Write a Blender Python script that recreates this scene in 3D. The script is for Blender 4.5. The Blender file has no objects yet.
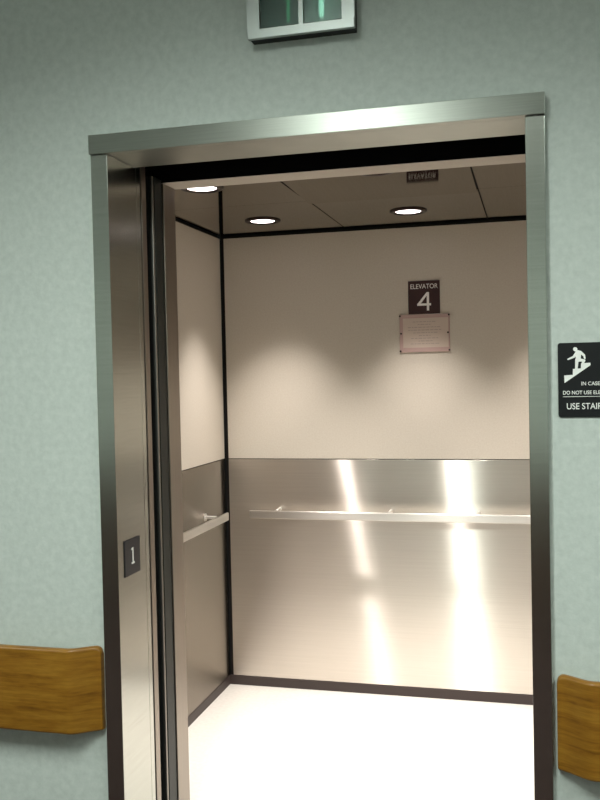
import bpy, bmesh, math, random
from mathutils import Vector, Matrix

scene = bpy.context.scene
COL = scene.collection
random.seed(4)

# ------------------------------------------------------------------ measures (metres)
W = 1.12            # clear door opening
H = 2.126           # height of the opening
HH = 0.053          # face height of the frame header
XL, XR = -0.328, 1.56   # cab side walls
YB = 1.836          # cab rear wall
YF = 0.485          # inner face of the cab front
ZC = 2.176           # cab ceiling
ZW = 1.101          # top of the steel wainscot
WALL = 0.02         # face of the hall wall (the frame stands proud of it)
HALL_L, HALL_R, HALL_B, HALL_Z = -3.2, 4.2, -3.3, 2.85


# ------------------------------------------------------------------ materials
def srgb(r, g, b):
    f = lambda c: c / 12.92 if c <= 0.04045 else ((c + 0.055) / 1.055) ** 2.4
    return (f(r / 255), f(g / 255), f(b / 255), 1.0)


def mat(name, color, rough=0.5, metal=0.0, spec=0.5):
    m = bpy.data.materials.new(name)
    m.use_nodes = True
    b = m.node_tree.nodes['Principled BSDF']
    b.inputs['Base Color'].default_value = color
    b.inputs['Roughness'].default_value = rough
    b.inputs['Metallic'].default_value = metal
    b.inputs['Specular IOR Level'].default_value = spec
    return m


def nodes(m):
    return m.node_tree.nodes, m.node_tree.links, m.node_tree.nodes['Principled BSDF']


def coords(m, scale):
    n, l, b = nodes(m)
    tc = n.new('ShaderNodeTexCoord')
    mp = n.new('ShaderNodeMapping')
    mp.inputs['Scale'].default_value = scale
    l.new(tc.outputs['Object'], mp.inputs['Vector'])
    return mp.outputs['Vector']


def noise(m, vec, scale, detail=3.0, rough=0.55):
    n, l, b = nodes(m)
    t = n.new('ShaderNodeTexNoise')
    t.inputs['Scale'].default_value = scale
    t.inputs['Detail'].default_value = detail
    t.inputs['Roughness'].default_value = rough
    l.new(vec, t.inputs['Vector'])
    return t.outputs['Fac']


def ramp(m, fac, stops):
    n, l, b = nodes(m)
    r = n.new('ShaderNodeValToRGB')
    while len(r.color_ramp.elements) < len(stops):
        r.color_ramp.elements.new(0.5)
    for e, (p, c) in zip(r.color_ramp.elements, stops):
        e.position = p
        e.color = c
    l.new(fac, r.inputs['Fac'])
    return r.outputs['Color']


def bump(m, fac, strength, dist=0.01):
    n, l, b = nodes(m)
    t = n.new('ShaderNodeBump')
    t.inputs['Strength'].default_value = strength
    t.inputs['Distance'].default_value = dist
    l.new(fac, t.inputs['Height'])
    l.new(t.outputs['Normal'], b.inputs['Normal'])


def steel(name, color, rough, aniso, tangent, grain, grain_amt=0.06):
    """Brushed stainless steel; tangent = direction in which highlights are drawn out."""
    m = mat(name, color, rough, 1.0)
    n, l, b = nodes(m)
    b.inputs['Anisotropic'].default_value = aniso
    c = n.new('ShaderNodeCombineXYZ')
    for i in range(3):
        c.inputs[i].default_value = tangent[i]
    l.new(c.outputs[0], b.inputs['Tangent'])
    f = noise(m, coords(m, grain), 1.0, 2.0)
    lo = tuple(x * (1 - grain_amt) for x in color[:3]) + (1,)
    hi = tuple(min(1, x * (1 + grain_amt)) for x in color[:3]) + (1,)
    l.new(ramp(m, f, [(0.3, lo), (0.7, hi)]), b.inputs['Base Color'])
    return m


M_wall = mat('sage_wallcovering', srgb(196, 204, 194), 0.75, 0, 0.25)
n_, l_, b_ = nodes(M_wall)
v_ = coords(M_wall, (1, 1, 1))
f_ = noise(M_wall, v_, 48, 5, 0.6)
l_.new(ramp(M_wall, f_, [(0.34, srgb(190, 197, 192)), (0.5, srgb(196, 203, 198)), (0.68, srgb(203, 209, 204))]), b_.inputs['Base Color'])
bump(M_wall, noise(M_wall, v_, 120, 3), 0.12, 0.004)

M_hallfloor = mat('dark_hall_carpet', srgb(60, 43, 42), 0.9, 0, 0.2)
n_, l_, b_ = nodes(M_hallfloor)
f_ = noise(M_hallfloor, coords(M_hallfloor, (1, 1, 1)), 160, 4)
l_.new(ramp(M_hallfloor, f_, [(0.3, srgb(50, 35, 35)), (0.7, srgb(70, 52, 50))]), b_.inputs['Base Color'])

M_hallceil = mat('hall_ceiling_tile', srgb(205, 208, 200), 0.9, 0, 0.2)
n_, l_, b_ = nodes(M_hallceil)
f_ = noise(M_hallceil, coords(M_hallceil, (1, 1, 1)), 90, 5)
l_.new(ramp(M_hallceil, f_, [(0.35, srgb(190, 193, 186)), (0.6, srgb(212, 215, 208))]), b_.inputs['Base Color'])

M_frame = steel('brushed_steel_frame', srgb(180, 182, 175), 0.25, 0.5, (0.7071, 0.7071, 0), (6, 6, 300))
M_header = steel('brushed_steel_header', srgb(172, 175, 168), 0.42, 0.6, (0, 0.7071, 0.7071), (6, 6, 400))
M_door = steel('door_edge_steel', srgb(150, 146, 140), 0.4, 0.3, (0, 0, 1), (300, 300, 4))


def brushed(name, color, rough, aniso, grain, haze):
    """Horizontally brushed sheet: very smooth along the brushing, rough across it."""
    m = bpy.data.materials.new(name)
    m.use_nodes = True
    n, l = m.node_tree.nodes, m.node_tree.links
    n.remove(n['Principled BSDF'])
    g = n.new('ShaderNodeBsdfAnisotropic')
    g.inputs['Roughness'].default_value = rough
    g.inputs['Anisotropy'].default_value = aniso
    c = n.new('ShaderNodeCombineXYZ')
    c.inputs[0].default_value = c.inputs[1].default_value = 0.7071
    c.inputs[2].default_value = 0.7071 * 0.028
    l.new(c.outputs[0], g.inputs['Tangent'])
    tc = n.new('ShaderNodeTexCoord')
    mp = n.new('ShaderNodeMapping')
    mp.inputs['Scale'].default_value = grain
    t = n.new('ShaderNodeTexNoise')
    t.inputs['Scale'].default_value = 1.0
    rp = n.new('ShaderNodeValToRGB')
    for e, p, f in zip(rp.color_ramp.elements, (0.3, 0.7), (0.96, 1.03)):
        e.position = p
        e.color = tuple(min(1, x * f) for x in color[:3]) + (1,)
    l.new(tc.outputs['Object'], mp.inputs['Vector'])
    l.new(mp.outputs['Vector'], t.inputs['Vector'])
    l.new(t.outputs['Fac'], rp.inputs['Fac'])
    l.new(rp.outputs['Color'], g.inputs['Color'])
    h = n.new('ShaderNodeBsdfAnisotropic')      # duller haze of the worn finish
    h.inputs['Roughness'].default_value = 0.37
    l.new(rp.outputs['Color'], h.inputs['Color'])
    x = n.new('ShaderNodeMixShader')
    x.inputs[0].default_value = haze
    l.new(g.outputs[0], x.inputs[1])
    l.new(h.outputs[0], x.inputs[2])
    l.new(x.outputs[0], n['Material Output'].inputs['Surface'])
    return m


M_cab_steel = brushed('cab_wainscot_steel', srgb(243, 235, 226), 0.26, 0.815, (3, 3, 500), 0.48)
M_side_steel = brushed('cab_side_steel', srgb(170, 162, 153), 0.26, 0.815, (3, 3, 500), 0.22)  # same steel as the rear, darkened because the side wall reads dimmer
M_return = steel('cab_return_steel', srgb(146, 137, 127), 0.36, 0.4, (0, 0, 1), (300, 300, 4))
M_rail = steel('handrail_steel', srgb(216, 211, 205), 0.42, 0.9, (0, 0, 1), (3, 3, 400), 0.04)
M_bright = mat('polished_steel', srgb(235, 232, 228), 0.42, 1.0)
M_cabceil = steel('cab_ceiling_bronze', srgb(150, 142, 130), 0.05, 0.0, (1, 0, 0), (200, 4, 4), 0.05)

M_lam = mat('beige_laminate', srgb(205, 197, 184), 0.42, 0, 0.4)
n_, l_, b_ = nodes(M_lam)
f_ = noise(M_lam, coords(M_lam, (1, 1, 1)), 140, 4)
l_.new(ramp(M_lam, f_, [(0.3, srgb(201, 192, 179)), (0.7, srgb(209, 202, 190))]), b_.inputs['Base Color'])

M_black = mat('black_reveal', srgb(20, 18, 17), 0.6, 0, 0.3)
M_shaft = mat('black_shaft_shade', srgb(14, 13, 14), 0.85, 0, 0.15)  # darkness of the closed door pocket put into the colour
M_base = mat('dark_rubber_base', srgb(66, 56, 54), 0.5, 0, 0.4)
M_cabfloor = mat('cream_vinyl_floor', srgb(221, 218, 212), 0.35, 0, 0.4)
n_, l_, b_ = nodes(M_cabfloor)
f_ = noise(M_cabfloor, coords(M_cabfloor, (1, 1, 1)), 60, 6)
l_.new(ramp(M_cabfloor, f_, [(0.3, srgb(216, 212, 206)), (0.7, srgb(227, 224, 218))]), b_.inputs['Base Color'])
M_doorshade = mat('shaded_door_steel', srgb(34, 34, 33), 0.6)  # door panels are steel; the pocket's shade is put into this dark colour
M_alu = mat('grooved_aluminium', srgb(150, 150, 148), 0.35, 1.0)
M_gasket = mat('dark_car_door_edge', srgb(26, 31, 27), 0.45, 0.0, 0.3)
M_trim = mat('bronze_light_trim', srgb(52, 40, 36), 0.35, 0.8)
M_brown = mat('brown_sign_plastic', srgb(60, 34, 34), 0.4, 0, 0.4)
M_blacksign = mat('black_sign_plastic', srgb(14, 15, 19), 0.4, 0, 0.4)
M_white = mat('white_sign_lettering', srgb(244, 243, 240), 0.6)
M_red = mat('red_sign_flames', srgb(190, 40, 36), 0.6)
M_grey = mat('grey_print', srgb(170, 154, 146), 0.8)
M_acrylic = mat('pinkish_clear_acrylic', srgb(190, 160, 154), 0.2, 0, 0.5)
M_paper = mat('pale_certificate_paper', srgb(204, 188, 176), 0.8)
M_clip = mat('dark_screw', srgb(50, 42, 40), 0.4, 0.7)
M_indicator = mat('satin_aluminium_bezel', srgb(176, 181, 178), 0.42, 0.85)
M_darkgap = mat('black_gasket', srgb(10, 10, 10), 0.6)
def lens_mat(name, color, rough):
    m = mat(name, color, rough)
    b = m.node_tree.nodes['Principled BSDF']
    b.inputs['Transmission Weight'].default_value = 0.93
    b.inputs['IOR'].default_value = 1.45
    b.inputs['Coat Weight'].default_value = 0.6
    b.inputs['Coat Roughness'].default_value = 0.08
    return m


M_pane = lens_mat('dark_green_lens', srgb(120, 176, 160), 0.30)
M_pane2 = lens_mat('pale_green_lens', srgb(190, 222, 210), 0.36)
M_refl = mat('dark_teal_reflector', srgb(30, 52, 52), 0.5)
M_refl2 = mat('pale_teal_reflector', srgb(120, 150, 145), 0.5)
M_plate = mat('dark_floor_plate', srgb(48, 47, 52), 0.45, 0.2, 0.4)

M_oak = mat('varnished_oak', srgb(160, 104, 38), 0.33, 0, 0.45)
n_, l_, b_ = nodes(M_oak)
v_ = coords(M_oak, (2.2, 2.2, 16))
f1 = noise(M_oak, v_, 4.0, 6, 0.65)
v2 = coords(M_oak, (3, 3, 130))
f2 = noise(M_oak, v2, 2.0, 3)
mx = n_.new('ShaderNodeMath'); mx.operation = 'MULTIPLY_ADD'
mx.inputs[1].default_value = 0.35
l_.new(f2, mx.inputs[0]); l_.new(f1, mx.inputs[2])
l_.new(ramp(M_oak, mx.outputs[0], [(0.42, srgb(102, 64, 16)), (0.62, srgb(134, 90, 25)), (0.85, srgb(154, 110, 38))]), b_.inputs['Base Color'])


def emit(name, color, strength):
    m = bpy.data.materials.new(name)
    m.use_nodes = True
    n = m.node_tree.nodes
    n.remove(n['Principled BSDF'])
    e = n.new('ShaderNodeEmission')
    e.inputs['Color'].default_value = color
    e.inputs['Strength'].default_value = strength
    m.node_tree.links.new(e.outputs[0], n['Material Output'].inputs['Surface'])
    return m


CAB_LIGHT = (1.0, 0.93, 0.87)
HALL_LIGHT = (0.90, 1.0, 0.925)
M_lens = emit('lit_downlight_lens', (1.0, 0.88, 0.86, 1), 6.0)
M_troffer = emit('lit_fluorescent_lens', HALL_LIGHT + (1,), 12.0)
M_lamp_green = emit('lit_green_lamp', (0.12, 0.62, 0.30, 1), 0.7)
M_lamp_pale = emit('lit_pale_green_lamp', (0.46, 0.84, 0.66, 1), 1.3)


# ------------------------------------------------------------------ mesh helpers
def box(bm, x0, x1, y0, y1, z0, z1, bev=0.0, seg=2):
    r = bmesh.ops.create_cube(bm, size=1.0)
    vs = r['verts']
    for v in vs:
        v.co = Vector(((x0 + x1) / 2 + v.co.x * (x1 - x0), (y0 + y1) / 2 + v.co.y * (y1 - y0), (z0 + z1) / 2 + v.co.z * (z1 - z0)))
    if bev:
        es = list({e for v in vs for e in v.link_edges})
        bmesh.ops.bevel(bm, geom=es, offset=bev, segments=seg, affect='EDGES', profile=0.5)
    return bm


def newbox(*a, **k):
    return box(bmesh.new(), *a, **k)


def lathe(bm, cx, cy, prof, seg=48):
    """prof: list of (radius, z); spun about the vertical axis at cx, cy."""
    rings = []
    for r, z in prof:
        if r < 1e-6:
            rings.append([bm.verts.new((cx, cy, z))])
        else:
            rings.append([bm.verts.new((cx + r * math.cos(2 * math.pi * i / seg), cy + r * math.sin(2 * math.pi * i / seg), z)) for i in range(seg)])
    for a, b in zip(rings, rings[1:]):
        for i in range(seg):
            j = (i + 1) % seg
            if len(a) == 1:
                bm.faces.new((a[0], b[j], b[i]))
            elif len(b) == 1:
                bm.faces.new((a[i], a[j], b[0]))
            else:
                bm.faces.new((a[i], a[j], b[j], b[i]))
    return bm


def rod(bm, a, b, r, seg=16):
    a, b = Vector(a), Vector(b)
    d = b - a
    q = d.to_track_quat('Z', 'Y').to_matrix().to_4x4()
    m = Matrix.Translation((a + b) / 2) @ q
    bmesh.ops.create_cone(bm, cap_ends=True, segments=seg, radius1=r, radius2=r, depth=d.length, matrix=m)
    return bm


def obj(name, bm, m, parent=None, origin=None, smooth=False):
    bmesh.ops.recalc_face_normals(bm, faces=bm.faces)
    me = bpy.data.meshes.new(name)
    if origin is None and parent is not None:
        origin = parent.get('_o')
    if origin is not None:
        bmesh.ops.translate(bm, verts=bm.verts, vec=-Vector(origin))
    bm.to_mesh(me)
    bm.free()
    me.materials.append(m)
    o = bpy.data.objects.new(name, me)
    COL.objects.link(o)
    if parent:
        o.parent = parent
        if parent.get('_o') is not None:
            o['_o'] = parent['_o']
    elif origin is not None:
        o.location = origin
    if smooth:
        for p in me.polygons:
            p.use_smooth = True
    return o


def struct(name, bm, m, parent=None):
    o = obj(name, bm, m, parent)
    if not parent:
        o['kind'] = 'structure'
    return o


def thing(name, label, cat, loc, group=None):
    o = bpy.data.objects.new(name, None)
    o.empty_display_size = 0.05
    COL.objects.link(o)
    o.location = loc
    o['_o'] = tuple(loc)
    o['label'] = label
    o['category'] = cat
    if group:
        o['group'] = group
    return o


def text_bm(s, size, mtx, depth=0.0006, sx=1.0, align='LEFT', spacing=1.0, bold=0.0):
    """Raised lettering as a bmesh; mtx maps text plane (x right, y up, z out)."""
    cu = bpy.data.curves.new('lettering_curve', 'FONT')
    cu.body = s
    cu.size = size
    cu.extrude = depth / 2
    cu.offset = bold
    cu.align_x = align
    cu.space_character = spacing
    cu.resolution_u = 6
    o = bpy.data.objects.new('lettering_tmp', cu)
    COL.objects.link(o)
    bpy.context.view_layer.update()
    dg = bpy.context.evaluated_depsgraph_get()
    me = bpy.data.meshes.new_from_object(o.evaluated_get(dg))
    bm = bmesh.new()
    bm.from_mesh(me)
    bmesh.ops.transform(bm, matrix=mtx @ Matrix.Diagonal((sx, 1, 1, 1)), verts=bm.verts)
    bpy.data.objects.remove(o)
    bpy.data.curves.remove(cu)
    bpy.data.meshes.remove(me)
    return bm


def merge(dst, src):
    me = bpy.data.meshes.new('merge_tmp')
    src.to_mesh(me)
    src.free()
    dst.from_mesh(me)
    bpy.data.meshes.remove(me)
    return dst


def front(x, y, z):      # text plane facing -y (towards the hall)
    return Matrix.Translation((x, y, z)) @ Matrix.Rotation(math.pi / 2, 4, 'X')


# ------------------------------------------------------------------ HALL SHELL
ox0, ox1, oz = -0.0505, W + 0.0468, H + HH
bm = bmesh.new()
box(bm, HALL_L, ox0, WALL, 0.18, 0, HALL_Z)
box(bm, ox1, HALL_R, WALL, 0.18, 0, HALL_Z)
box(bm, ox0, ox1, WALL, 0.18, oz, HALL_Z)
struct('wall_front', bm, M_wall)
struct('wall_back', newbox(HALL_L, HALL_R, HALL_B - 0.1, HALL_B, 0, HALL_Z), M_wall)
struct('wall_left', newbox(HALL_L - 0.1, HALL_L, HALL_B, 0.18, 0, HALL_Z), M_wall)
struct('wall_right', newbox(HALL_R, HALL_R + 0.1, HALL_B, 0.18, 0, HALL_Z), M_wall)
struct('floor', newbox(HALL_L, HALL_R, HALL_B, 0.02, -0.1, 0), M_hallfloor)
struct('ceiling', newbox(HALL_L, HALL_R, HALL_B, 0.18, HALL_Z, HALL_Z + 0.1), M_hallceil)

M_panel = mat('added_dark_panelling', srgb(82, 58, 48), 0.45, 0, 0.4)
struct('trim_4', newbox(HALL_L + 0.001, HALL_R - 0.001, HALL_B, HALL_B + 0.02, 0, 0.92), M_panel)  # unseen panelling, added as the dark tone mirrored in the lower jambs

# shaft behind the hall wall (seen as black between the two doors)
bm = bmesh.new()
box(bm, -1.6, 2.4, 0.185, 0.388, 2.42, 2.45)          # top
box(bm, -1.63, -1.6, 0.185, 0.388, -0.1, 2.45)        # ends
box(bm, 2.4, 2.43, 0.185, 0.388, -0.1, 2.45)
box(bm, -1.6, 2.4, 0.3855, 0.3895, H - 0.0035, 2.42)    # black lining for the pocket's shade, on the cab front
box(bm, -1.6, 2.4, 0.1805, 0.1845, H + HH, 2.42)       # and on the back of the hall wall
struct('wall_shaft', bm, M_shaft)
bm = bmesh.new()
box(bm, -0.05, W + 0.046, 0.02, 0.268, -0.05, 0)
for k in range(5):
    box(bm, 0.0, W, 0.06 + k * 0.035, 0.075 + k * 0.035, 0.0, 0.002)
struct('trim_1', bm, M_alu)                            # hall sill
struct('trim_2', newbox(XL, XR, 0.30, 0.388, -0.05, 0), M_alu)   # cab sill

# ------------------------------------------------------------------ CAB SHELL
struct('floor_cab', newbox(XL - 0.03, XR + 0.03, 0.388, YB + 0.03, -0.06, 0), M_cabfloor)


def cab_wall(name, axis, face, a0, a1, sgn):
    """A black backing with a laminate panel above and a steel wainscot below.
    axis 'y': plane at y = face spanning x a0..a1; axis 'x': plane at x = face spanning y a0..a1."""
    def pl(d0, d1, p0, p1, z0, z1, bev=0.0):
        lo, hi = sorted((face + sgn * d0, face + sgn * d1))
        if axis == 'y':
            return newbox(p0, p1, lo, hi, z0, z1, bev=bev)
        return newbox(lo, hi, p0, p1, z0, z1, bev=bev)
    w = struct(name, pl(0.010, 0.028, a0, a1, 0, ZC), M_black)
    e0 = 0.019 if axis == 'y' else 0.006
    e1 = 0.019 if axis == 'y' else 0.002
    obj('laminate_panel', pl(0, 0.0098, a0 + e0, a1 - e1, ZW + 0.004, ZC - 0.012, 0.001), M_lam, w)
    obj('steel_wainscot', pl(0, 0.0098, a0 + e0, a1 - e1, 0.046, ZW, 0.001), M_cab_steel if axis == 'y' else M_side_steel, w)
    return w


cab_wall('wall_cab_rear', 'y', YB, XL, XR, 1)
cab_wall('wall_cab_left', 'x', XL, YF, YB, -1)
cab_wall('wall_cab_right', 'x', XR, YF, YB, 1)
struct('baseboard_rear', newbox(XL + 0.001, XR - 0.001, YB - 0.002, YB + 0.0095, 0.0, 0.044, 0.0008), M_base)
struct('baseboard_left', newbox(XL - 0.0095, XL + 0.002, YF + 0.002, YB - 0.003, 0.0, 0.044, 0.0008), M_base)
struct('baseboard_right', newbox(XR - 0.002, XR + 0.0095, YF + 0.002, YB - 0.003, 0.0, 0.044, 0.0008), M_base)

# front return panels and transom of the cab
bm = bmesh.new()
box(bm, XL - 0.03, 0.0, 0.3895, YF, 0, H - 0.0045, 0.002)
box(bm, W, XR + 0.03, 0.3895, YF, 0, H - 0.0045, 0.002)
struct('wall_cab_front', bm, M_return)
struct('trim_3', newbox(XL - 0.03, XR + 0.03, 0.3897, YF + 0.012, H - 0.004, ZC + 0.02, 0.002), M_lam)

# ceiling: black backing and six reflective metal panels (3 x 2) with thin seams
cw = struct('ceiling_cab', newbox(XL - 0.03, XR + 0.03, YF + 0.0125, YB + 0.03, ZC + 0.010, ZC + 0.03), M_black)
xs = [XL + 0.002, 0.294, 0.940, XR - 0.002]
ys = [YF + 0.014, 1.12, YB + 0.004]
bm = bmesh.new()
for i in range(3):
    for j in range(2):
        gy = 0.0006
        n0 = len(bm.verts)
        wide = 0.006 if (i, j) == (0, 0) else 0.0
        box(bm, xs[i] + 0.0025, xs[i + 1] - 0.0025 - wide, ys[j] + gy, ys[j + 1] - gy, ZC, ZC + 0.0038)
        if (i, j) == (1, 0):      # panel tilted low at its rear so the sign's reflection shows
            bm.verts.ensure_lookup_table()
            for v in bm.verts[n0:]:
                v.co.z -= 0.0275 * (v.co.y - 0.672)
obj('ceiling_panels', bm, M_cabceil, cw)

# ------------------------------------------------------------------ DOOR FRAME
fr = thing('door_frame', 'brushed stainless steel elevator door frame set in pale green hall wall', 'door frame', (W / 2, 0.0, 0.0))
bm = bmesh.new()
box(bm, ox0 - 0.002, ox1 + 0.0005, -0.007, 0.0195, H, H + HH, 0.0015)
box(bm, ox0 + 0.001, ox1 - 0.001, 0.0195, 0.18, H, H + HH - 0.001)
obj('header', bm, M_header, fr)
obj('jamb', newbox(-0.05, 0.0, 0.0, 0.186, 0, H - 0.0015, 0.0015), M_frame, fr)
obj('jamb', newbox(W, W + 0.0463, 0.0, 0.186, 0, H - 0.0015, 0.0015), M_frame, fr)
obj('jamb_return', newbox(-0.05, -0.0005, 0.1872, 0.213, 0, H, 0.001), M_frame, fr)
obj('jamb_return', newbox(W + 0.0005, W + 0.046, 0.1872, 0.213, 0, H, 0.001), M_frame, fr)

# sliding doors, both drawn back to the left
hd = thing('sliding_door', 'open steel hall door, thin edge showing in the left reveal behind the frame', 'elevator door', (-0.56, 0.24, 0.0))
obj('panel', newbox(-1.12, -0.007, 0.229, 0.260, 0.006, 2.16), M_doorshade, hd)
obj('edge_strip', newbox(-0.007, -0.003, 0.2285, 0.2605, 0.006, 2.16, 0.001), M_return, hd)
cd = thing('sliding_door', 'open cab door, dark edge showing deep in the left reveal beside the black gap', 'elevator door', (-0.56, 0.35, 0.0))
obj('panel', newbox(-1.12, -0.014, 0.314, 0.384, 0.006, 2.13), M_doorshade, cd)
obj('rubber_edge', newbox(-0.014, -0.003, 0.324, 0.384, 0.006, 2.13, 0.002), M_gasket, cd)
obj('edge_strip', newbox(-0.014, -0.005, 0.312, 0.3235, 0.006, 2.13, 0.002), M_door, cd)

# ------------------------------------------------------------------ FLOOR PLATE on the left reveal
pl = thing('floor_number_plate', 'small dark square plate with raised 1 on the left steel reveal', 'sign', (0.0, 0.09, 0.94))
obj('plate', newbox(0.0003, 0.003, 0.040, 0.140, 0.938, 1.042, 0.001), M_plate, pl)
# the numeral stands on the +x face: text x runs towards -y... seen from the hall the near edge is at the left
mt = Matrix(((0, 0, 1, 0.0031), (1, 0, 0, 0.090), (0, 1, 0, 0.966), (0, 0, 0, 1)))
bm = bmesh.new()
def pbox(y0, y1, z0, z1):
    box(bm, 0.0029, 0.0045, y0, y1, z0, z1)
pbox(0.0875, 0.0925, 0.972, 1.016)
pbox(0.081, 0.099, 0.969, 0.974)
pbox(0.0815, 0.0885, 1.0095, 1.0145)
obj('numeral', bm, M_white, pl)

# ------------------------------------------------------------------ HALL INDICATOR above the door
ix0, ix1, iz0, iz1 = 0.423, 0.707, 2.379, 2.545
iy0, iy1 = -0.028, WALL + 0.001
ind = thing('hall_indicator', 'silver framed signal box with two green glass panes on wall above elevator', 'indicator light', (0.565, WALL, iz0))
panes = [(ix0 + 0.033, ix0 + 0.138), (ix1 - 0.134, ix1 - 0.033)]
pz0, pz1 = iz0 + 0.026, iz1 - 0.028
bm = bmesh.new()
fy = iy0 + 0.012
box(bm, ix0, ix1, iy0, fy, iz0, pz0, 0.002)
box(bm, ix0, ix1, iy0, fy, pz1, iz1, 0.002)
box(bm, ix0, panes[0][0], iy0, fy, pz0 - 0.002, pz1 + 0.002)
box(bm, panes[0][1], panes[1][0], iy0, fy, pz0 - 0.002, pz1 + 0.002)
box(bm, panes[1][1], ix1, iy0, fy, pz0 - 0.002, pz1 + 0.002)
obj('bezel', bm, M_indicator, ind)
bm = bmesh.new()
box(bm, ix0 + 0.003, ix1 - 0.003, iy1 - 0.003, iy1, iz0 + 0.003, iz1 - 0.003)
box(bm, ix0 + 0.003, ix0 + 0.006, fy, iy1 - 0.003, iz0 + 0.003, iz1 - 0.003)
box(bm, ix1 - 0.006, ix1 - 0.003, fy, iy1 - 0.003, iz0 + 0.003, iz1 - 0.003)
box(bm, ix0 + 0.006, ix1 - 0.006, fy, iy1 - 0.003, iz0 + 0.003, iz0 + 0.006)
box(bm, ix0 + 0.006, ix1 - 0.006, fy, iy1 - 0.003, iz1 - 0.006, iz1 - 0.003)
box(bm, (panes[0][1] + panes[1][0]) / 2 - 0.002, (panes[0][1] + panes[1][0]) / 2 + 0.002, fy, iy1 - 0.003, iz0 + 0.006, iz1 - 0.006)
obj('housing', bm, M_darkgap, ind)
for k, (a, b) in enumerate(panes):
    g = obj('lens', newbox(a + 0.0015, b - 0.0015, iy0 + 0.005, iy0 + 0.009, pz0 + 0.0015, pz1 - 0.0015, 0.0008), (M_pane, M_pane2)[k], ind)
    g['label'] = ('dark green glass pane', 'pale green glass pane')[k]
    xx = (a + (b - a) * 0.70, a + (b - a) * 0.44)[k]
    bm = rod(bmesh.new(), (xx, iy0 + 0.020, pz0 + 0.018), (xx, iy0 + 0.020, pz1 - 0.02), (0.0035, 0.006)[k], 12)
    obj('lamp', bm, (M_lamp_green, M_lamp_pale)[k], g, smooth=True)
    obj('reflector', newbox(a + 0.004, b - 0.004, iy1 - 0.0045, iy1 - 0.003, pz0 + 0.004, pz1 - 0.004), (M_refl, M_refl2)[k], g)

# ------------------------------------------------------------------ STAIR SIGN at the right
sx0, sx1, sz0, sz1 = 1.1905, 1.372, 1.386, 1.569
sy = 0.0165
ss = thing('evacuation_sign', 'black sign with white stair climbing figure on wall right of door', 'sign', ((sx0 + sx1) / 2, WALL, sz0))
bm = newbox(sx0, sx1, sy, WALL - 0.0003, sz0, sz1)
es = [e for e in bm.edges if abs(e.verts[0].co.y - e.verts[1].co.y) > 0.002]
bmesh.ops.bevel(bm, geom=es, offset=0.006, segments=4, affect='EDGES', profile=0.5)
obj('plate', bm, M_blacksign, ss)
u = 0.182 / 655


def sp(x, y):            # pictogram units to the sign face
    return (sx0 + (x - 78) * u, sz1 - (y - 75) * u)


def flat_poly(bm, pts, y0=None, dep=0.0007):
    y0 = sy if y0 is None else y0
    a = [bm.verts.new((p[0], y0 - dep, p[1])) for p in pts]
    b = [bm.verts.new((p[0], y0, p[1])) for p in pts]
    bm.faces.new(a)
    bm.faces.new(b[::-1])
    for i in range(len(pts)):
        j = (i + 1) % len(pts)
        bm.faces.new((a[i], b[i], b[j], a[j]))


def limb(bm, p, q, r0, r1, dep=0.0007):
    p, q = Vector(p), Vector(q)
    d = (q - p).normalized()
    nrm = Vector((-d.y, d.x))
    pts = []
    a0 = math.atan2(nrm.y, nrm.x)
    for i in range(9):
        t = a0 + math.pi * i / 8
        pts.append((p.x + r0 * math.cos(t), p.y + r0 * math.sin(t)))
    for i in range(9):
        t = a0 + math.pi + math.pi * i / 8
        pts.append((q.x + r1 * math.cos(t), q.y + r1 * math.sin(t)))
    flat_poly(bm, [sp(*k) for k in pts], dep=dep)


bm = bmesh.new()
flat_poly(bm, [sp(*k) for k in [(132, 430), (130, 362), (203, 358), (205, 306), (272, 302), (274, 258), (352, 254), (354, 276)]])
limb(bm, (226, 132), (228, 134), 18, 18, 0.0008)
limb(bm, (250, 168), (252, 225), 26, 20, 0.0009)
limb(bm, (240, 160), (212, 200), 12, 10, 0.0010)
limb(bm, (212, 200), (166, 220), 10, 7, 0.0011)
limb(bm, (268, 160), (300, 188), 13, 10, 0.0012)
limb(bm, (300, 188), (306, 214), 9, 7, 0.0013)
limb(bm, (240, 226), (234, 306), 15, 11, 0.0014)
limb(bm, (258, 228), (300, 234), 15, 11, 0.0015)
limb(bm, (300, 234), (284, 266), 11, 9, 0.0016)
obj('stair_figure', bm, M_white, ss)
bm = bmesh.new()
flat_poly(bm, [sp(*k) for k in [(470, 330), (450, 280), (462, 215), (480, 250), (492, 170), (520, 225), (536, 190), (556, 260), (545, 320), (520, 340)]])
fl = obj('flames', bm, M_red, ss)
fl['label'] = 'red flame mark'
ty = sy - 0.0004
bm = text_bm('IN CASE OF FIRE', 46 * u, front(sp(272, 0)[0], ty, sp(0, 452)[1]), sx=0.95, bold=0.0001)
merge(bm, text_bm('DO NOT USE ELEVATORS', 46 * u, front(sp(116, 0)[0], ty, sp(0, 531)[1]), sx=0.89, bold=0.0001))
box(bm, sp(118, 0)[0], sp(610, 0)[0], sy - 0.0007, sy, sp(0, 553)[1], sp(0, 549)[1])
merge(bm, text_bm('USE STAIRS', 78 * u, front(sp(146, 0)[0], ty, sp(0, 662)[1]), sx=0.86, bold=0.0001))
obj('lettering', bm, M_white, ss)

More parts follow.
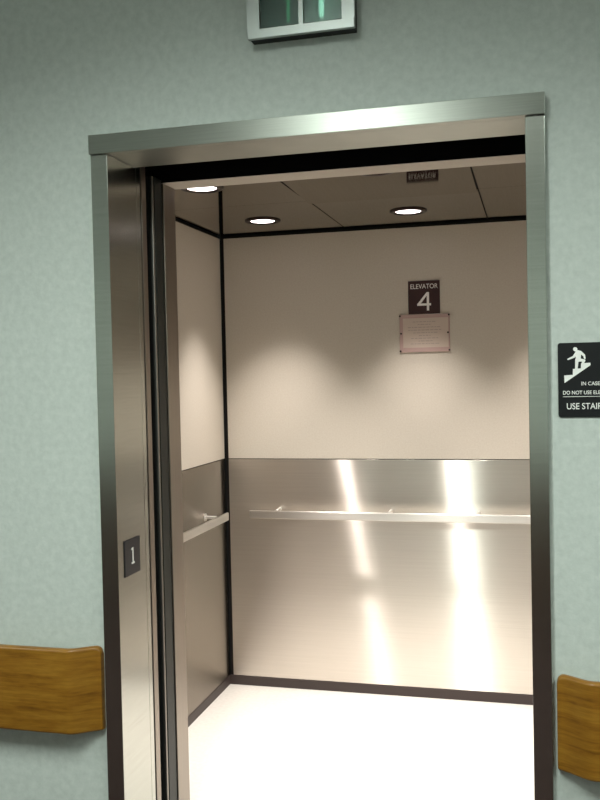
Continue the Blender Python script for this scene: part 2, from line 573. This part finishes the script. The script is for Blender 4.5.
# ------------------------------------------------------------------ ELEVATOR 4 SIGN and framed notice on the cab's rear wall
es_ = thing('elevator_number_sign', 'dark brown ELEVATOR 4 sign on the beige rear wall', 'sign', (0.65, YB, 1.77))
a0, a1, z0, z1 = 0.5775, 0.7215, 1.768, 1.9185
obj('plate', newbox(a0, a1, YB - 0.004, YB - 0.0003, z0, z1, 0.0008), M_brown, es_)
bm = text_bm('ELEVATOR', 0.0305, front((a0 + a1) / 2, YB - 0.0043, z1 - 0.0355), sx=0.86, align='CENTER', bold=0.0)
k4 = (a1 - a0) / 270           # strokes of the numeral 4
def p4(x, y):
    return (a0 + (x - 158) * k4, z1 - (y - 97) * k4)
for dq, pts in enumerate(([(318, 195), (336, 195), (336, 352), (316, 352), (316, 222)],
            [(234, 290), (352, 290), (352, 309), (234, 309)],
            [(316, 195), (336, 200), (256, 302), (234, 302), (234, 296)])):
    flat_poly(bm, [p4(*q) for q in pts], y0=YB - 0.0039, dep=0.0008 + 0.00015 * dq)
obj('lettering', bm, M_white, es_)

pn = thing('framed_notice', 'pale certificate in clear pinkish frame under the brown elevator sign', 'notice', (0.65, YB, 1.595))
a0, a1, z0, z1 = 0.5355, 0.7635, 1.595, 1.7665
obj('frame', newbox(a0, a1, YB - 0.006, YB - 0.0003, z0, z1, 0.0012), M_acrylic, pn)
pp = obj('paper', newbox(a0 + 0.016, a1 - 0.006, YB - 0.0068, YB - 0.0058, z0 + 0.020, z1 - 0.017), M_paper, pn)
bm = bmesh.new()
rnd = random.Random(3)
zz = z1 - 0.034
for k in range(9):
    wd = (0.10, 0.055, 0.15, 0.15, 0.11, 0.05, 0.12, 0.06, 0.13)[k]
    cx = (a0 + a1) / 2 + rnd.uniform(-0.006, 0.006)
    x = cx - wd / 2
    while x < cx + wd / 2:
        ln = rnd.uniform(0.006, 0.018)
        box(bm, x, min(x + ln, cx + wd / 2 + 0.004), YB - 0.0071, YB - 0.0067, zz - 0.0014, zz + 0.0014)
        x += ln + 0.004
    zz -= 0.0125
obj('print', bm, M_grey, pp)
for (cx, cz) in ((a0 + 0.003, z1 - 0.006), (a1 - 0.003, z1 - 0.006), (a0 + 0.003, z0 + 0.006), (a1 - 0.003, z0 + 0.006),
                 (a0 + 0.007, (z0 + z1) / 2), (a1 - 0.008, (z0 + z1) / 2)):
    bm = rod(bmesh.new(), (cx, YB - 0.009, cz), (cx, YB - 0.0055, cz), 0.0042, 12)
    obj('screw', bm, M_clip, pn)

# ------------------------------------------------------------------ CAB HANDRAILS
RZ0, RZ1 = 0.828, 0.866
hr = thing('handrail', 'long flat steel handrail across the rear wall of the cab', 'handrail', (0.616, YB, RZ0))
ry = YB - 0.075
obj('rail_bar', newbox(-0.185, 1.42, ry - 0.006, ry + 0.006, RZ0, RZ1, 0.0045, 4), M_rail, hr)
for bx in (-0.055, 0.481, 0.882, 1.29):
    bm = rod(bmesh.new(), (bx, ry + 0.0045, RZ1 - 0.003), (bx, YB - 0.003, RZ1 - 0.003), 0.0075)
    rod(bm, (bx, YB - 0.004, RZ1 - 0.003), (bx, YB - 0.0003, RZ1 - 0.003), 0.009, 24)
    obj('bracket', bm, M_bright, hr)
hl = thing('handrail', 'short flat steel handrail on the left side wall of the cab', 'handrail', (XL, 1.15, RZ0))
rx = XL + 0.060
obj('rail_bar', newbox(rx - 0.006, rx + 0.006, 0.62, 1.69, RZ0, RZ1, 0.0045, 4), M_rail, hl)
for by in (0.80, 1.55):
    bm = rod(bmesh.new(), (rx - 0.0045, by, RZ1 - 0.003), (XL + 0.003, by, RZ1 - 0.003), 0.0075)
    rod(bm, (XL + 0.004, by, RZ1 - 0.003), (XL + 0.0003, by, RZ1 - 0.003), 0.017, 24)
    obj('bracket', bm, M_bright, hl)

# ------------------------------------------------------------------ OAK WALL RAILS in the hall
def wall_rail(label, x_far, x_end, loc):
    """Oak board standing off the wall, its end swept back to the wall in a soft S."""
    t = thing('wall_rail', label, 'handrail', loc)
    zb, zt, yf, th, bend, rc = 0.507, 0.749, -0.047, 0.020, 0.088, 0.020
    y_end = WALL - th - 0.0005
    sg = 1 if x_end > x_far else -1
    st = [(x_far, yf, zt, zb)]
    n = 28
    for i in range(n + 1):
        d = (bend + 0.02) * (1 - i / n)            # distance from the end
        a = min(1.0, max(0.0, 1 - d / bend))
        y = yf + (y_end - yf) * (a * a * (3 - 2 * a)) * 0.97
        drop = rc - math.sqrt(max(0.0, rc * rc - max(0.0, rc - d) ** 2))
        st.append((x_end - sg * d, y, zt - drop, zb + drop * 0.25))
    bm = bmesh.new()
    rings = []
    for x, y, top, bot in st:
        r = 0.009
        pts = []
        for (cy, cz, a0) in ((y + r, bot + r, 180), (y + r, top - r, 90), (y + th - 0.004, top - 0.004, 0), (y + th - 0.004, bot + 0.004, -90)):
            rr = r if a0 in (180, 90) else 0.004
            rngs = {180: (270, 180), 90: (180, 90), 0: (90, 0), -90: (0, -90)}[a0]
            for k in range(7):
                an = math.radians(rngs[0] + (rngs[1] - rngs[0]) * k / 6)
                pts.append((cy + rr * math.cos(an), cz + rr * math.sin(an)))
        rings.append([bm.verts.new((x, p[0], p[1])) for p in pts])
    for a, b in zip(rings, rings[1:]):
        for i in range(len(a)):
            j = (i + 1) % len(a)
            bm.faces.new((a[i], a[j], b[j], b[i]))
    bm.faces.new(rings[0])
    bm.faces.new(rings[-1][::-1])
    o = obj('wood_board', bm, M_oak, t)
    for p in o.data.polygons:
        p.use_smooth = len(p.vertices) == 4
    k = 0
    x = x_end - sg * 0.30
    while abs(x - x_far) > 0.25 and k < 4:
        b = newbox(x - 0.02, x + 0.02, yf + th - 0.0005, WALL - 0.0005, 0.60, 0.66, 0.002)
        obj('wall_bracket', b, M_bright, t)
        x -= sg * 0.8
        k += 1
    return t


wall_rail('oak wall rail at left, ending short of the left door jamb', HALL_L + 0.01, -0.060, (-1.5, WALL, 0.507))
wall_rail('oak wall rail at right, under the black stair sign', HALL_R - 0.01, 1.178, (2.6, WALL, 0.507))

# ------------------------------------------------------------------ CAB DOWNLIGHTS
LX = (-0.002, 0.632, 1.266)
LY = (0.742, 1.48)
names = {
    (0, 0): 'round recessed downlight nearest the door, at the left of the cab ceiling',
    (0, 1): 'round recessed downlight near the left rear corner of the cab ceiling',
    (1, 0): 'round recessed downlight half hidden behind the door header, beside the reflected sign',
    (1, 1): 'round recessed downlight near the rear wall, above the brown elevator sign',
    (2, 0): 'front downlight of the cab ceiling out of sight behind the right jamb',
    (2, 1): 'rear downlight of the cab ceiling out of sight behind the right jamb',
}
for (i, j), lab in names.items():
    x, y = LX[i], LY[j] - (0.07 if (i, j) == (1, 0) else 0.0)
    d = thing('downlight', lab, 'ceiling light', (x, y, ZC), 'downlights in the cab ceiling')
    bm = lathe(bmesh.new(), x, y, [(0.078, ZC - 0.0003), (0.077, ZC - 0.004), (0.070, ZC - 0.007), (0.058, ZC - 0.006), (0.053, ZC - 0.0003)])
    obj('trim_ring', bm, M_trim, d, smooth=True)
    bm = lathe(bmesh.new(), x, y, [(0.0, ZC - 0.0045), (0.03, ZC - 0.0043), (0.0525, ZC - 0.0025), (0.0525, ZC - 0.0005), (0.0, ZC - 0.0004)])
    obj('lens', bm, M_lens, d, smooth=True)
    la = bpy.data.lights.new('bulb', 'SPOT')
    la.shadow_soft_size = 0.03
    la.spot_size = math.radians(77)
    la.spot_blend = 1.0
    la.energy = 86.0
    la.color = CAB_LIGHT
    lo = bpy.data.objects.new('bulb', la)
    COL.objects.link(lo)
    lo.parent = d
    lo.location = (0, 0, -0.041)

# ------------------------------------------------------------------ HALL CEILING LIGHTS (behind and above the camera)
for (x, y, e, lab) in ((0.43, -1.78, 50.0, 'narrow fluorescent ceiling light in the hall facing the elevator door'),
                       (2.7, -1.78, 39.0, 'narrow fluorescent ceiling light in the hall further right'),
                       (-2.2, -1.78, 26.0, 'added unseen fluorescent light in the hall further left, brightening the left jamb')):  # left fixture unseen, added to brighten what the left jamb mirrors
    t = thing('ceiling_light', lab, 'ceiling light', (x, y, HALL_Z), 'fluorescent troffers in the hall ceiling')
    bm = bmesh.new()
    for (p, q, r, s) in ((-0.155, -0.13, -0.61, 0.61), (0.13, 0.155, -0.61, 0.61), (-0.13, 0.13, -0.61, -0.585), (-0.13, 0.13, 0.585, 0.61)):
        box(bm, x + p, x + q, y + r, y + s, HALL_Z - 0.012, HALL_Z - 0.0003)
    obj('frame', bm, M_white, t)
    obj('diffuser', newbox(x - 0.129, x + 0.129, y - 0.584, y + 0.584, HALL_Z - 0.008, HALL_Z - 0.0005), M_troffer, t)
    la = bpy.data.lights.new('tube', 'AREA')
    la.shape = 'RECTANGLE'
    la.size, la.size_y = 0.13, 1.15
    la.spread = math.radians(151)
    la.energy = e
    la.color = HALL_LIGHT
    lo = bpy.data.objects.new('tube', la)
    COL.objects.link(lo)
    lo.parent = t
    lo.location = (0, 0, -0.014)

# ------------------------------------------------------------------ world, camera, view
w = bpy.data.worlds.new('world')
scene.world = w
w.use_nodes = True
w.node_tree.nodes['Background'].inputs['Color'].default_value = (0.02, 0.022, 0.02, 1)
w.node_tree.nodes['Background'].inputs['Strength'].default_value = 0.3

cam = bpy.data.cameras.new('camera')
co = bpy.data.objects.new('camera', cam)
COL.objects.link(co)
scene.camera = co
yaw, pit, rol = 0.256275276, -0.0289232352, -0.02123334
F = Vector((-math.sin(yaw) * math.cos(pit), math.cos(yaw) * math.cos(pit), math.sin(pit)))
R = Vector((math.cos(yaw), math.sin(yaw), 0))
U = R.cross(F)
R2 = math.cos(rol) * R + math.sin(rol) * U
U2 = -math.sin(rol) * R + math.cos(rol) * U
m4 = Matrix((R2, U2, -F)).transposed().to_4x4()
m4.translation = Vector((1.138038, -2.29652589, 1.50684463))
co.matrix_world = m4
cam.sensor_fit = 'VERTICAL'
cam.sensor_height = 24.0
cam.lens = 902.329 * 24.0 / 800
cam.clip_start = 0.02

for o in bpy.data.objects:
    if '_o' in o:
        del o['_o']

vs = scene.view_settings
vs.view_transform = 'Standard'
vs.look = 'None'
vs.gamma = 1.0
vs.use_curve_mapping = False
vs.exposure = 0.0
